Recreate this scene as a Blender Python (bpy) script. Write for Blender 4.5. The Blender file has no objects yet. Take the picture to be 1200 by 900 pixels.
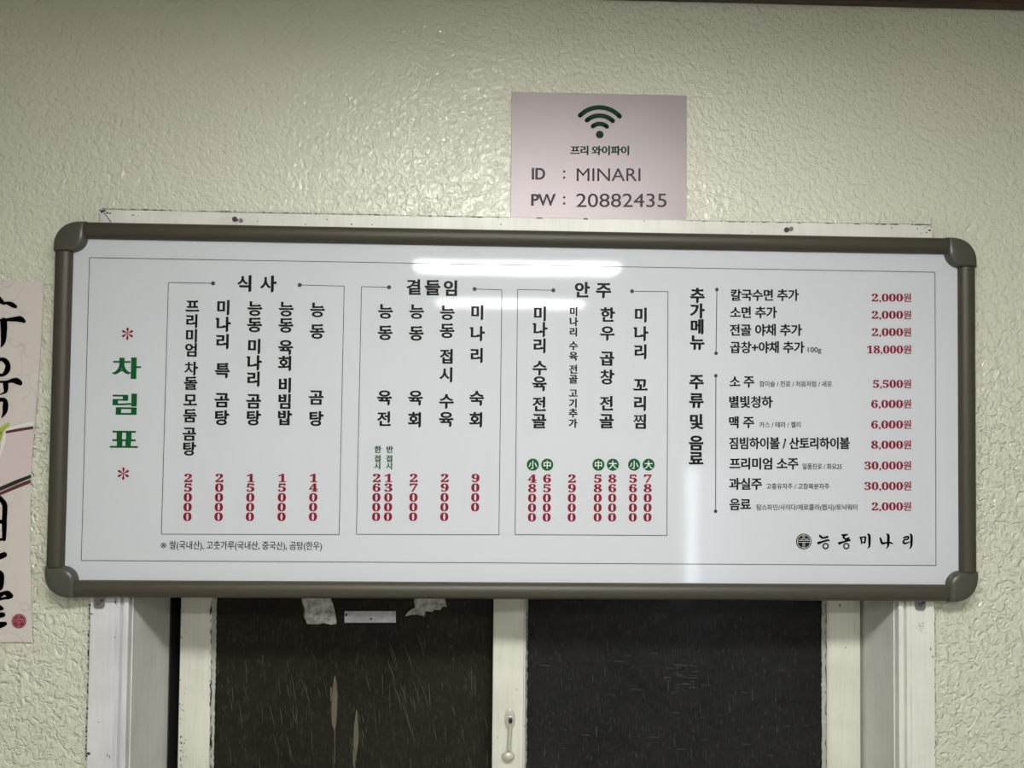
import bpy, bmesh, math, random
from mathutils import Vector, Matrix
from mathutils.geometry import tessellate_polygon

S = bpy.context.scene
COL = S.collection
Z0 = 1.65                      # height of the camera's reference plane above the floor

# ------------------------------------------------------------------ camera
F = 870.0
CAM = Vector((-0.04354, -1.23323, 0.0158 + Z0))
RT = Vector((0.99954, -0.02857, 0.00969)); UP = Vector((-0.01043, -0.02603, 0.99961)); FW = Vector((0.0283, 0.99925, 0.02631))
cam_data = bpy.data.cameras.new('camera')
cam_data.sensor_width = 36.0
cam_data.lens = F / 1200.0 * 36.0
cam_data.clip_start = 0.02
cam = bpy.data.objects.new('camera', cam_data)
COL.objects.link(cam)
B = -FW
cam.matrix_world = Matrix(((RT.x, UP.x, B.x, CAM.x), (RT.y, UP.y, B.y, CAM.y), (RT.z, UP.z, B.z, CAM.z), (0, 0, 0, 1)))
S.camera = cam

# ------------------------------------------------------------------ world, exposure, lamp power
w = bpy.data.worlds.new('world'); S.world = w; w.use_nodes = True
w.node_tree.nodes['Background'].inputs[0].default_value = (0.6, 0.65, 0.7, 1)
w.node_tree.nodes['Background'].inputs[1].default_value = 0.05
S.view_settings.view_transform = 'Standard'
S.view_settings.look = 'None'
S.view_settings.gamma = 1.0
S.view_settings.use_curve_mapping = False
S.view_settings.exposure = 0.0
LAMP_COLOR = (1.0, 0.998, 0.972)
LAMP_POWER = (57.0, 50.0, 30.0)     # nearest to the wall first
LAMP_Y = (-1.13, -2.14, -3.35)
LAMP_Z = (0.64, 0.62, 0.62)
LAMP_DEPTH = (0.20, 0.15, 0.15)
FRIDGE_POWER = 8.0

# ------------------------------------------------------------------ helpers
def at(px, py, y):
    """point on the plane y = const that the photograph shows at pixel (px, py)"""
    d = FW + RT * ((px - 600) / F) - UP * ((py - 450) / F)
    return CAM + d * ((y - CAM.y) / d.y)

def tag(o, label=None, cat=None, group=None, kind=None):
    if label: o['label'] = label
    if cat: o['category'] = cat
    if group: o['group'] = group
    if kind: o['kind'] = kind
    return o

def empty(name, loc=(0, 0, 0), parent=None):
    o = bpy.data.objects.new(name, None); COL.objects.link(o)
    o.location = loc; o.empty_display_size = 0.05
    if parent: o.parent = parent
    return o

def link(name, me, mat, parent=None):
    o = bpy.data.objects.new(name, me); COL.objects.link(o)
    if mat: me.materials.append(mat)
    if parent: o.parent = parent
    return o

def from_bm(name, bm, mat, parent=None, smooth=False, bevel=0, seg=2):
    bmesh.ops.recalc_face_normals(bm, faces=bm.faces)
    if bevel:
        es = [e for e in bm.edges if len(e.link_faces) == 2 and e.calc_face_angle(0) > 0.6]
        bmesh.ops.bevel(bm, geom=es, offset=bevel, segments=seg, affect='EDGES', profile=0.5, clamp_overlap=True)
    me = bpy.data.meshes.new(name); bm.to_mesh(me); bm.free()
    if smooth:
        for p in me.polygons: p.use_smooth = True
        me.set_sharp_from_angle(angle=math.radians(40))
    return link(name, me, mat, parent)

def add_box(bm, x0, x1, y0, y1, z0, z1):
    v = [bm.verts.new((x, y, z)) for z in (z0, z1) for y in (y0, y1) for x in (x0, x1)]
    for f in ((0, 1, 3, 2), (4, 6, 7, 5), (0, 4, 5, 1), (2, 3, 7, 6), (0, 2, 6, 4), (1, 5, 7, 3)):
        bm.faces.new([v[i] for i in f])

def box(name, x0, x1, y0, y1, z0, z1, mat, parent=None, bevel=0, origin=None):
    bm = bmesh.new(); add_box(bm, x0, x1, y0, y1, z0, z1)
    return from_bm(name, bm, mat, parent, bevel=bevel, smooth=bool(bevel))

def loft(bm, rings, caps=True, closed=True):
    vs = [[bm.verts.new(p) for p in r] for r in rings]
    n = len(vs[0])
    for a, b in zip(vs, vs[1:]):
        for i in range(n if closed else n - 1):
            j = (i + 1) % n
            bm.faces.new((a[i], a[j], b[j], b[i]))
    if caps:
        bm.faces.new(vs[0]); bm.faces.new(list(reversed(vs[-1])))

# ------------------------------------------------------------------ materials
def mat(name, color, rough=0.5, metal=0.0, spec=0.5, build=None, coat=0.0):
    m = bpy.data.materials.new(name); m.use_nodes = True
    nt = m.node_tree; b = nt.nodes['Principled BSDF']
    b.inputs['Base Color'].default_value = (*color, 1)
    b.inputs['Roughness'].default_value = rough
    b.inputs['Metallic'].default_value = metal
    b.inputs['Specular IOR Level'].default_value = spec
    b.inputs['Coat Weight'].default_value = coat
    b.inputs['Coat Roughness'].default_value = 0.09
    if build: build(nt, b)
    return m

def N(nt, kind, **kw):
    n = nt.nodes.new(kind)
    for k, v in kw.items():
        if k in n.inputs: n.inputs[k].default_value = v
        else: setattr(n, k, v)
    return n

def coords(nt, scale=(1, 1, 1), kind='Object', rot=(0, 0, 0)):
    tc = N(nt, 'ShaderNodeTexCoord'); mp = N(nt, 'ShaderNodeMapping')
    mp.inputs['Scale'].default_value = scale; mp.inputs['Rotation'].default_value = rot
    nt.links.new(tc.outputs[kind], mp.inputs['Vector'])
    return mp.outputs['Vector']

def noise(nt, vec, scale, detail=3, rough=0.5, dist=0.0):
    n = N(nt, 'ShaderNodeTexNoise'); n.inputs['Scale'].default_value = scale
    n.inputs['Detail'].default_value = detail; n.inputs['Roughness'].default_value = rough
    n.inputs['Distortion'].default_value = dist
    nt.links.new(vec, n.inputs['Vector'])
    return n.outputs['Fac']

def ramp(nt, fac, stops):
    r = N(nt, 'ShaderNodeValToRGB'); e = r.color_ramp.elements
    while len(e) < len(stops): e.new(0.5)
    for el, (p, c) in zip(e, stops):
        el.position = p; el.color = (*c, 1) if hasattr(c, '__len__') else (c, c, c, 1)
    nt.links.new(fac, r.inputs['Fac'])
    return r.outputs['Color']

def math_n(nt, op, a, b=None, c=None):
    m = N(nt, 'ShaderNodeMath', operation=op)
    for i, v in enumerate((a, b, c)):
        if v is None: continue
        if isinstance(v, (int, float)): m.inputs[i].default_value = v
        else: nt.links.new(v, m.inputs[i])
    return m.outputs[0]

def bump(nt, b, height, strength, distance, prev=None):
    n = N(nt, 'ShaderNodeBump'); n.inputs['Strength'].default_value = strength
    n.inputs['Distance'].default_value = distance
    nt.links.new(height, n.inputs['Height'])
    if prev: nt.links.new(prev, n.inputs['Normal'])
    if b:
        nt.links.new(n.outputs['Normal'], b.inputs['Normal']); nt.links.new(n.outputs['Normal'], b.inputs['Coat Normal'])
    return n.outputs['Normal']

def mix(nt, fac, a, b):
    m = N(nt, 'ShaderNodeMix', data_type='RGBA')
    for s, v in ((0, fac), (6, a), (7, b)):
        if isinstance(v, (int, float)): m.inputs[s].default_value = v
        elif isinstance(v, tuple): m.inputs[s].default_value = (*v, 1)
        else: nt.links.new(v, m.inputs[s])
    return m.outputs[2]

def wall_nodes(nt, b):
    v = coords(nt)
    warp = noise(nt, v, 55, 2, 0.5, 0.0)
    # trowelled paint: plateaus with ragged rims, finer orange peel over it
    n1 = noise(nt, v, 80, 3, 0.55, 0.8)
    plate = ramp(nt, n1, [(0.36, 0.0), (0.50, 0.72), (0.58, 0.85), (0.8, 1.0)])
    n2 = noise(nt, coords(nt, (1, 1, 0.8), rot=(0, 0.5, 0)), 130, 2, 0.5, 0.4)
    sep = N(nt, 'ShaderNodeSeparateXYZ'); nt.links.new(v, sep.inputs[0])
    # the coarse trowelled coat lies lower on the wall, the fine sprayed coat above
    hgt = N(nt, 'ShaderNodeMapRange', interpolation_type='SMOOTHSTEP'); nt.links.new(sep.outputs['Z'], hgt.inputs[0])
    hgt.inputs[1].default_value = 1.55; hgt.inputs[2].default_value = 2.05
    hgt.inputs[3].default_value = 1.0; hgt.inputs[4].default_value = 0.45
    h = math_n(nt, 'ADD', math_n(nt, 'MULTIPLY', plate, hgt.outputs[0]), math_n(nt, 'MULTIPLY', n2, 1.0))
    bump(nt, b, h, 0.85, 0.0030)
    big = noise(nt, v, 3.0, 3, 0.5)
    c = mix(nt, ramp(nt, big, [(0.35, 0.0), (0.65, 1.0)]), (0.575, 0.585, 0.47), (0.61, 0.61, 0.50))
    dirt = ramp(nt, noise(nt, v, 85, 4, 0.7), [(0.28, 0.55), (0.38, 1.0)])
    c2 = N(nt, 'ShaderNodeMix', data_type='RGBA', blend_type='MULTIPLY'); c2.inputs[0].default_value = 0.35
    nt.links.new(c, c2.inputs[6]); nt.links.new(dirt, c2.inputs[7])
    nt.links.new(c2.outputs[2], b.inputs['Base Color'])

M = {}
M['wall'] = mat('wall_paint', (0.62, 0.62, 0.48), 0.24, build=wall_nodes, spec=0.5, coat=0.7)
M['plain_wall'] = mat('plain_wall_paint', (0.55, 0.53, 0.43), 0.6)
M['ceiling'] = mat('ceiling_paint', (0.60, 0.58, 0.52), 0.8)
M['floor'] = mat('floor_tile', (0.4, 0.36, 0.3), 0.5,
                 build=lambda nt, b: nt.links.new(ramp(nt, noise(nt, coords(nt), 6, 4), [(0.3, (0.40, 0.37, 0.32)), (0.7, (0.52, 0.49, 0.43))]), b.inputs['Base Color']))
M['dark_wood'] = mat('dark_wood', (0.035, 0.018, 0.010), 0.45,
                     build=lambda nt, b: nt.links.new(ramp(nt, noise(nt, coords(nt, (1, 14, 14)), 8, 4), [(0.3, (0.02, 0.010, 0.006)), (0.7, (0.06, 0.028, 0.016))]), b.inputs['Base Color']))

def paint_nodes(c0, c1, streak=(1, 1, 0.06)):
    def f(nt, b):
        v = coords(nt, streak)
        n = noise(nt, v, 160, 4, 0.6)
        big = noise(nt, coords(nt), 9, 3, 0.6)
        c = mix(nt, ramp(nt, n, [(0.3, 0.0), (0.7, 1.0)]), c0, c1)
        grime = ramp(nt, big, [(0.3, 0.86), (0.6, 1.0)])
        c2 = N(nt, 'ShaderNodeMix', data_type='RGBA', blend_type='MULTIPLY'); c2.inputs[0].default_value = 1.0
        nt.links.new(c, c2.inputs[6]); nt.links.new(grime, c2.inputs[7])
        nt.links.new(c2.outputs[2], b.inputs['Base Color'])
        bump(nt, b, n, 0.25, 0.0008)
    return f
M['casing'] = mat('casing_paint', (0.7, 0.68, 0.68), 0.42, build=paint_nodes((0.63, 0.635, 0.57), (0.70, 0.70, 0.64)))
M['casing_lilac'] = mat('casing_lilac_paint', (0.62, 0.6, 0.66), 0.42, build=paint_nodes((0.57, 0.565, 0.585), (0.64, 0.63, 0.645)))
M['jamb'] = mat('jamb_paint', (0.5, 0.5, 0.46), 0.5, build=paint_nodes((0.60, 0.60, 0.56), (0.67, 0.67, 0.62)))
M['sash'] = mat('sash_paint', (0.7, 0.7, 0.58), 0.45, build=paint_nodes((0.62, 0.62, 0.53), (0.69, 0.685, 0.60)))
M['chip'] = mat('chipped_dark', (0.03, 0.03, 0.032), 0.8)
M['chip_soft'] = mat('worn_grey', (0.22, 0.22, 0.23), 0.8)
M['black_void'] = mat('painted_dark', (0.010, 0.010, 0.011), 0.6)  # flat black standing in for the dark inside gaps and openings

def glass_nodes(tint):
    def f(nt, b):
        v = coords(nt)
        big = noise(nt, v, 7, 4, 0.6, 0.5)
        fine = noise(nt, coords(nt, (1, 1, 0.25)), 260, 4, 0.75)
        specks = ramp(nt, fine, [(0.52, 0.0), (0.72, 1.0)])
        c = mix(nt, ramp(nt, big, [(0.3, 0.0), (0.7, 1.0)]), tuple(t * 0.6 for t in tint), tint)
        c = mix(nt, math_n(nt, 'MULTIPLY', specks, 0.27), c, (0.17, 0.165, 0.13))
        nt.links.new(c, b.inputs['Base Color'])
        r = ramp(nt, noise(nt, v, 40, 4, 0.7), [(0.3, 0.15), (0.7, 0.40)])
        nt.links.new(r, b.inputs['Roughness'])
        b.inputs['Alpha'].default_value = 0.86
        bump(nt, b, noise(nt, v, 50, 2, 0.5), 0.08, 0.001)
    return f
M['glass_left'] = mat('grimy_dark_glass_left', (0.02, 0.02, 0.015), 0.25, spec=0.18, build=glass_nodes((0.018, 0.018, 0.012)))
M['glass_right'] = mat('grimy_dark_glass_right', (0.02, 0.02, 0.02), 0.22, spec=0.18, build=glass_nodes((0.016, 0.016, 0.015)))
M['dust'] = mat('dried_grime', (0.105, 0.095, 0.066), 0.9)
M['dust_dim'] = mat('faint_grime', (0.048, 0.048, 0.040), 0.9)

def alu_nodes(nt, b):
    v = coords(nt)
    n = noise(nt, v, 14, 2, 0.5)
    c = mix(nt, ramp(nt, n, [(0.35, 0.0), (0.65, 1.0)]), (0.046, 0.042, 0.027), (0.050, 0.040, 0.027))
    nt.links.new(c, b.inputs['Base Color'])
M['rail'] = mat('bronze_rail', (0.11, 0.09, 0.063), 0.5, metal=0.15, build=alu_nodes)
M['cap'] = mat('bronze_plastic_cap', (0.056, 0.057, 0.044), 0.36, metal=0.0, spec=0.5)

def sheet_nodes(nt, b):
    v = coords(nt)
    # laminated print: grainy gloss, very slight ripple
    n = noise(nt, v, 480, 2, 0.5)
    n2 = noise(nt, v, 2.2, 2, 0.5)
    p = bump(nt, None, n2, 0.2, 0.002)
    bump(nt, b, n, 0.13, 0.00016, p)
    r = ramp(nt, n, [(0.3, 0.012), (0.7, 0.035)])
    nt.links.new(r, b.inputs['Roughness'])
M['sheet'] = mat('laminated_white_sheet', (0.505, 0.532, 0.56), 0.1, spec=0.5, build=sheet_nodes)
M['ink_black'] = mat('black_ink', (0.007, 0.007, 0.007), 0.4, spec=0.12)
M['ink_grey'] = mat('thin_rule_ink', (0.05, 0.05, 0.052), 0.4, spec=0.2)
M['ink_red'] = mat('crimson_ink', (0.19, 0.004, 0.018), 0.4, spec=0.2)
M['ink_green'] = mat('green_ink', (0.004, 0.075, 0.019), 0.4, spec=0.2)
M['ink_dark_green'] = mat('dark_green_ink', (0.010, 0.055, 0.024), 0.4, spec=0.2)
M['ink_white'] = mat('white_ink', (0.62, 0.64, 0.62), 0.4, spec=0.2)

def plate_nodes(nt, b):
    n = noise(nt, coords(nt, (0.05, 1, 1)), 900, 3, 0.6)
    bump(nt, b, n, 0.10, 0.0003)
    nt.links.new(ramp(nt, noise(nt, coords(nt, (0.2, 1, 1)), 300, 3, 0.6), [(0.3, 0.44), (0.7, 0.52)]), b.inputs['Roughness'])
M['plate'] = mat('brushed_rose_metal', (0.30, 0.262, 0.272), 0.46, metal=0.6, build=plate_nodes)
M['plate_ink'] = mat('engraved_grey', (0.035, 0.03, 0.033), 0.5, spec=0.15)
M['plate_green'] = mat('plate_green', (0.003, 0.030, 0.012), 0.5, spec=0.12)

def poster_nodes(nt, b):
    v = coords(nt)
    vo = N(nt, 'ShaderNodeTexVoronoi', feature='DISTANCE_TO_EDGE'); vo.inputs['Scale'].default_value = 20
    wn = N(nt, 'ShaderNodeTexNoise'); wn.inputs['Scale'].default_value = 12; nt.links.new(v, wn.inputs['Vector'])
    add = N(nt, 'ShaderNodeMix', data_type='VECTOR'); add.inputs[0].default_value = 0.12
    nt.links.new(v, add.inputs[4]); nt.links.new(wn.outputs['Color'], add.inputs[5])
    nt.links.new(add.outputs[1], vo.inputs['Vector'])
    line = ramp(nt, vo.outputs['Distance'], [(0.0, 1.0), (0.035, 0.0)])
    gate = ramp(nt, noise(nt, v, 9, 2), [(0.42, 0.0), (0.55, 1.0)])
    m = math_n(nt, 'MULTIPLY', math_n(nt, 'MULTIPLY', line, gate), 0.55)
    c = mix(nt, m, (0.545, 0.505, 0.475), (0.41, 0.365, 0.34))
    nt.links.new(c, b.inputs['Base Color'])
    bump(nt, b, noise(nt, v, 300, 3, 0.6), 0.15, 0.0004)
M['poster'] = mat('poster_paper', (0.56, 0.5, 0.48), 0.6, build=poster_nodes)
M['poster_tray'] = mat('poster_printed_tray', (0.55, 0.465, 0.455), 0.6)
M['brush_ink'] = mat('brush_ink', (0.014, 0.012, 0.011), 0.55)
M['stick_red'] = mat('printed_maroon', (0.085, 0.018, 0.016), 0.55)
M['leaf'] = mat('printed_leaf', (0.33, 0.40, 0.06), 0.55)
M['seal_red'] = mat('seal_red', (0.17, 0.007, 0.024), 0.55)
M['seal_pink'] = mat('seal_pink', (0.50, 0.25, 0.27), 0.55)
M['lock_metal'] = mat('painted_lock_metal', (0.50, 0.49, 0.41), 0.35, metal=0.2)
M['steel'] = mat('dull_steel', (0.32, 0.31, 0.32), 0.4, metal=0.8)
M['steel_dark'] = mat('rusty_steel', (0.10, 0.09, 0.09), 0.6, metal=0.5)
M['paper_scrap'] = mat('torn_white_paper', (0.5, 0.5, 0.5), 0.8,
                       build=lambda nt, b: nt.links.new(ramp(nt, noise(nt, coords(nt), 70, 4, 0.7), [(0.35, (0.18, 0.18, 0.18)), (0.6, (0.62, 0.62, 0.60))]), b.inputs['Base Color']))
M['label_strip'] = mat('label_strip', (0.5, 0.5, 0.55), 0.5,
                       build=lambda nt, b: nt.links.new(ramp(nt, noise(nt, coords(nt), 60, 4, 0.7), [(0.35, (0.42, 0.42, 0.45)), (0.65, (0.62, 0.60, 0.66))]), b.inputs['Base Color']))

def emit(name, color, power):
    m = bpy.data.materials.new(name); m.use_nodes = True; nt = m.node_tree
    b = nt.nodes['Principled BSDF']
    b.inputs['Base Color'].default_value = (0.8, 0.8, 0.8, 1)
    b.inputs['Emission Color'].default_value = (*color, 1); b.inputs['Emission Strength'].default_value = power
    return m
M['lamp_body'] = mat('white_enamel', (0.7, 0.7, 0.68), 0.4)

# ------------------------------------------------------------------ lettering
def outline(body):
    """closed outlines of a string set 1 em high, sampled: list of [(x, z), ...]"""
    c = bpy.data.curves.new('tmp', 'FONT'); c.body = body; c.size = 1.0
    o = bpy.data.objects.new('tmp', c); COL.objects.link(o)
    bpy.context.view_layer.update()
    cu = o.to_curve(bpy.context.evaluated_depsgraph_get())
    out = []
    for s in cu.splines:
        bp = s.bezier_points; pts = []
        for i in range(len(bp)):
            a, b = bp[i], bp[(i + 1) % len(bp)]
            p0, p1, p2, p3 = a.co.xy, a.handle_right.xy, b.handle_left.xy, b.co.xy
            d = p3 - p0; L = d.length
            if L < 1e-6: continue
            straight = abs(d.cross(p1 - p0)) < 2e-3 * L and abs(d.cross(p2 - p0)) < 2e-3 * L
            pts.append((p0.x, p0.y))
            if not straight:
                for k in range(1, 5):
                    t = k / 5; q = p0 * (1 - t) ** 3 + p1 * 3 * t * (1 - t) ** 2 + p2 * 3 * t * t * (1 - t) + p3 * t ** 3
                    pts.append((q.x, q.y))
        cl = []
        for p in pts:
            if not cl or math.hypot(p[0] - cl[-1][0], p[1] - cl[-1][1]) > 2e-3: cl.append(p)
        if len(cl) > 2: out.append(cl)
    o.to_curve_clear()
    bpy.data.objects.remove(o); bpy.data.curves.remove(c)
    return out

def area(c): return 0.5 * sum(c[i - 1][0] * c[i][1] - c[i][0] * c[i - 1][1] for i in range(len(c)))

def inside(p, c):
    r = False
    for i in range(len(c)):
        (x1, y1), (x2, y2) = c[i - 1], c[i]
        if (y1 > p[1]) != (y2 > p[1]) and p[0] < (x2 - x1) * (p[1] - y1) / (y2 - y1) + x1: r = not r
    return r

def groups(cs):
    """outer contours (counter-clockwise) with their holes (clockwise)"""
    depth = [sum(inside(c[0], d) for d in cs if d is not c) for c in cs]
    outs = []
    for c, k in zip(cs, depth):
        if k % 2 == 0:
            outs.append([c if area(c) > 0 else c[::-1]])
    for c, k in zip(cs, depth):
        if k % 2:
            cand = [g for g in outs if inside(c[0], g[0])]
            if cand: min(cand, key=lambda g: abs(area(g[0]))).append(c if area(c) < 0 else c[::-1])
    return outs

def serif(c, k=1.0):
    """give the square ends of the strokes the flags and slants of a brushed letter"""
    n = len(c); out = []
    def ed(i): a, b = c[i % n], c[(i + 1) % n]; return (b[0] - a[0], b[1] - a[1])
    skip = set()
    for i in range(n):
        if i in skip: continue
        e0, e, e1 = ed(i - 1), ed(i), ed(i + 1)
        L = math.hypot(*e); L0 = math.hypot(*e0); L1 = math.hypot(*e1)
        a, b = c[i], c[(i + 1) % n]
        cap = 0.05 < L < 0.125 and L0 > L * 0.8 and L1 > L * 0.8 and (i + 1) % n != 0
        if cap:
            x0 = (e0[0] * e[1] - e0[1] * e[0]) / (L0 * L); x1 = (e[0] * e1[1] - e[1] * e1[0]) / (L * L1)
            cap = x0 > 0.75 and x1 > 0.75
        if not cap:
            out.append(a); continue
        nx, ny = e[1] / L, -e[0] / L          # outward normal of a counter-clockwise outline
        skip.add((i + 1) % n)
        if ny > 0.9:      # top of a stem: a is the right corner, b the left
            out += [(a[0] + 0.004, a[1] + 0.012 * k), (b[0] - 0.052 * k, b[1] + 0.018 * k), (b[0] - 0.050 * k, b[1] - 0.018 * k), (b[0], b[1] - 0.075 * k)]
        elif ny < -0.9:   # foot of a stem: a left, b right
            out += [(a[0], a[1] + 0.0), (a[0] + 0.3 * L, a[1] - 0.018 * k), (b[0], b[1] + 0.045 * k)]
        elif nx > 0.9:    # right end: a below, b above
            out += [(a[0] + 0.018 * k, a[1] + 0.01), (b[0] + 0.012 * k, b[1] + 0.010), (b[0] - 0.045 * k, b[1] + 0.032 * k), (b[0] - 0.10 * k, b[1])]
        elif nx < -0.9:   # left end: a above, b below
            out += [(a[0] - 0.020 * k, a[1] + 0.006), (b[0] + 0.018 * k, b[1] - 0.006)]
        else:
            out += [a, b]
    return out

def fatten(c, ox, oy):
    n = len(c); out = []
    for i in range(n):
        p, a, b = c[i - 1], c[i], c[(i + 1) % n]
        d1 = Vector((a[0] - p[0], a[1] - p[1])); d2 = Vector((b[0] - a[0], b[1] - a[1]))
        if d1.length < 1e-6 or d2.length < 1e-6: out.append(a); continue
        d1.normalize(); d2.normalize()
        n1 = Vector((d1.y, -d1.x)); n2 = Vector((d2.y, -d2.x))
        m = (n1 + n2) / max(1 + n1.dot(n2), 0.45)
        out.append((a[0] + m.x * ox, a[1] + m.y * oy))
    return out

def thin_out(c, d):
    """drop points of small curves that lie closer together than d"""
    out = []
    for i, p in enumerate(c):
        if out and math.hypot(p[0] - out[-1][0], p[1] - out[-1][1]) < d: continue
        out.append(p)
    return out if len(out) > 2 else c

_cache = {}
_raw = {}
def glyph_polys(body, style):
    key = (body, style)
    if key in _cache: return _cache[key]
    se, ox, oy = style
    gs = []
    for g in groups(_raw.get(body) or outline(body)):
        for coarse, f, ks in ((0, 1, 1), (0.012, 1, 1), (0.02, 1, 1), (0, 0.88, 1), (0, 1, 0.5), (0, 1, 0), (0.012, 1, 0), (0.02, 1, 0), (0, 0.8, 0), (0, 0.65, 0), (0, 0.5, 0), (0, 0.35, 0), (0, 0.2, 0), (0.012, 0.7, 0), (0.02, 0.4, 0), (0, 0, 0)):
            gg = []
            for k, c in enumerate(g):
                if se and ks and k == 0: c = serif(c, se * ks)
                if coarse: c = thin_out(c, coarse)
                if (ox or oy) and f: c = fatten(c, ox * f, oy * f)
                gg.append(c)
            true = sum(area(c) for c in gg)
            fl = [p for c in gg for p in c]
            tess = sum(abs(area([fl[i] for i in t])) for t in tessellate_polygon([[Vector((p[0], p[1], 0)) for p in c] for c in gg]))
            if abs(true - tess) < 0.004 * true: break
        gs.append(gg)
    _cache[key] = gs
    return gs

for _ch in '차림표식사곁들임안주프리미엄차돌모둠곰탕나특능동육회비빔밥접시수숙전한반골고기추가우곱창꼬찜메뉴류및음료원小中大' + ''.join(chr(0x1D7CE + i) for i in range(10)):
    _raw[_ch] = outline(_ch)

class Ink:
    """flat printed shapes on one plane, collected in local (x, z)"""
    def __init__(self, lift=0.0): self.v = []; self.f = []; self.lift = lift
    def group(self, g, fn):
        tri = tessellate_polygon([[Vector((p[0], p[1], 0)) for p in c] for c in g])
        base = len(self.v)
        flat = [p for c in g for p in c]
        self.v += [(*fn(p),) for p in flat]
        for t in tri:
            a, b, c = (self.v[base + i] for i in t)
            s = (b[0] - a[0]) * (c[1] - a[1]) - (b[1] - a[1]) * (c[0] - a[0])
            if abs(s) < 1e-14: continue
            t = [base + i for i in t]
            self.f.append(t if s > 0 else t[::-1])
    def poly(self, pts): self.group([pts if area(pts) > 0 else pts[::-1]], lambda p: p)
    def rect(self, x0, x1, z0, z1): self.poly([(x0, z0), (x1, z0), (x1, z1), (x0, z1)])
    def line(self, a, b, w):
        d = Vector((b[0] - a[0], b[1] - a[1])).normalized() * (w / 2); nx, nz = -d.y, d.x
        self.poly([(a[0] - nx, a[1] - nz), (b[0] - nx, b[1] - nz), (b[0] + nx, b[1] + nz), (a[0] + nx, a[1] + nz)])
    def disc(self, c, r, n=24, ry=None):
        ry = ry or r
        self.poly([(c[0] + r * math.cos(2 * math.pi * i / n), c[1] + ry * math.sin(2 * math.pi * i / n)) for i in range(n)])
    def ring(self, c, r0, r1, n=28, a0=0, a1=2 * math.pi):
        for i in range(n):
            t, u = a0 + (a1 - a0) * i / n, a0 + (a1 - a0) * (i + 1) / n
            self.poly([(c[0] + r0 * math.cos(t), c[1] + r0 * math.sin(t)), (c[0] + r1 * math.cos(t), c[1] + r1 * math.sin(t)),
                       (c[0] + r1 * math.cos(u), c[1] + r1 * math.sin(u)), (c[0] + r0 * math.cos(u), c[1] + r0 * math.sin(u))])
    def brush(self, pts, solid=False):
        """soft brush stroke through (x, z, width) points"""
        q = []
        n = len(pts)
        for i in range(n - 1):
            p0, p1, p2, p3 = pts[max(i - 1, 0)], pts[i], pts[i + 1], pts[min(i + 2, n - 1)]
            for k in range(6):
                t = k / 6
                q.append(tuple(0.5 * (2 * p1[j] + (p2[j] - p0[j]) * t + (2 * p0[j] - 5 * p1[j] + 4 * p2[j] - p3[j]) * t * t + (3 * p1[j] - p0[j] - 3 * p2[j] + p3[j]) * t ** 3) for j in range(3)))
        q.append(pts[-1])
        L, R = [], []
        for i, p in enumerate(q):
            a, b = q[max(i - 1, 0)], q[min(i + 1, len(q) - 1)]
            d = Vector((b[0] - a[0], b[1] - a[1]))
            if d.length < 1e-9: continue
            d.normalize(); h = max(p[2], 1e-4) / 2
            L.append((p[0] - d.y * h, p[1] + d.x * h)); R.append((p[0] + d.y * h, p[1] - d.x * h))
        if solid:
            self.poly(R + L[::-1]); return
        for i in range(len(L) - 1):
            self.poly([L[i], R[i], R[i + 1], L[i + 1]])
        for e in (q[0], q[-1]): self.disc((e[0], e[1]), max(e[2], 1e-4) / 2, 12)
        for e in q[1:-1:2]: self.disc((e[0], e[1]), max(e[2], 1e-4) / 2, 10)
    def build(self, name, material, parent, y, label=None):
        me = bpy.data.meshes.new(name)
        me.from_pydata([(v[0], y - self.lift, v[1]) for v in self.v], [], self.f)
        o = link(name, me, material, parent)
        if label: o['label'] = label
        return o

# ------------------------------------------------------------------ the setting
X0, X1, Y1, ZC = -2.6, 3.0, -5.4, 2.385
OX0, OX1, OZ0, OZ1 = -0.622, 0.635, 0.55, Z0 + 0.262     # window opening
WT = 0.22

bm = bmesh.new()
for a in ((X0, OX0, -0.0, ZC), (OX1, X1, 0.0, ZC), (OX0, OX1, 0.0, OZ0), (OX0, OX1, OZ1, ZC)):
    add_box(bm, a[0], a[1], 0.0, WT, a[2] if a[2] > 0 else 0.0, a[3])
bmesh.ops.remove_doubles(bm, verts=bm.verts, dist=1e-5)
tag(from_bm('wall_back', bm, M['wall']), kind='structure')
tag(box('wall_left', X0 - 0.1, X0, Y1, WT, 0, ZC, M['plain_wall']), kind='structure')
tag(box('wall_right', X1, X1 + 0.1, Y1, WT, 0, ZC, M['plain_wall']), kind='structure')
tag(box('wall_front', X0 - 0.1, X1 + 0.1, Y1 - 0.1, Y1, 0, ZC, M['plain_wall']), kind='structure')
tag(box('floor', X0 - 0.1, X1 + 0.1, Y1 - 0.1, WT, -0.1, 0, M['floor']), kind='structure')
tag(box('ceiling', X0 - 0.1, X1 + 0.1, Y1 - 0.1, WT, ZC, ZC + 0.1, M['ceiling']), kind='structure')
tag(box('trim_1', X0, X1, -0.022, 0.0, Z0 + 0.6985, ZC, M['dark_wood'], bevel=0.003), kind='structure')

# window_1 : casing boards, jambs, two sliding sashes in a recess
win = tag(empty('window_1', ((OX0 + OX1) / 2, 0, OZ0)), kind='structure')
WO = Vector(win.location)
def wpart(name, bm, m, parent=None, **kw):
    bmesh.ops.translate(bm, verts=bm.verts, vec=-WO)
    return from_bm(name, bm, m, parent or win, **kw)
def wbox(name, x0, x1, y0, y1, z0, z1, m, parent=None, bevel=0.0008):
    bm = bmesh.new(); add_box(bm, x0, x1, y0, y1, z0, z1)
    return wpart(name, bm, m, parent, bevel=bevel, smooth=True, seg=1)

CZ = Z0 + 0.3245      # top edge of the head casing
cs = CZ - OZ1         # casing width
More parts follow.
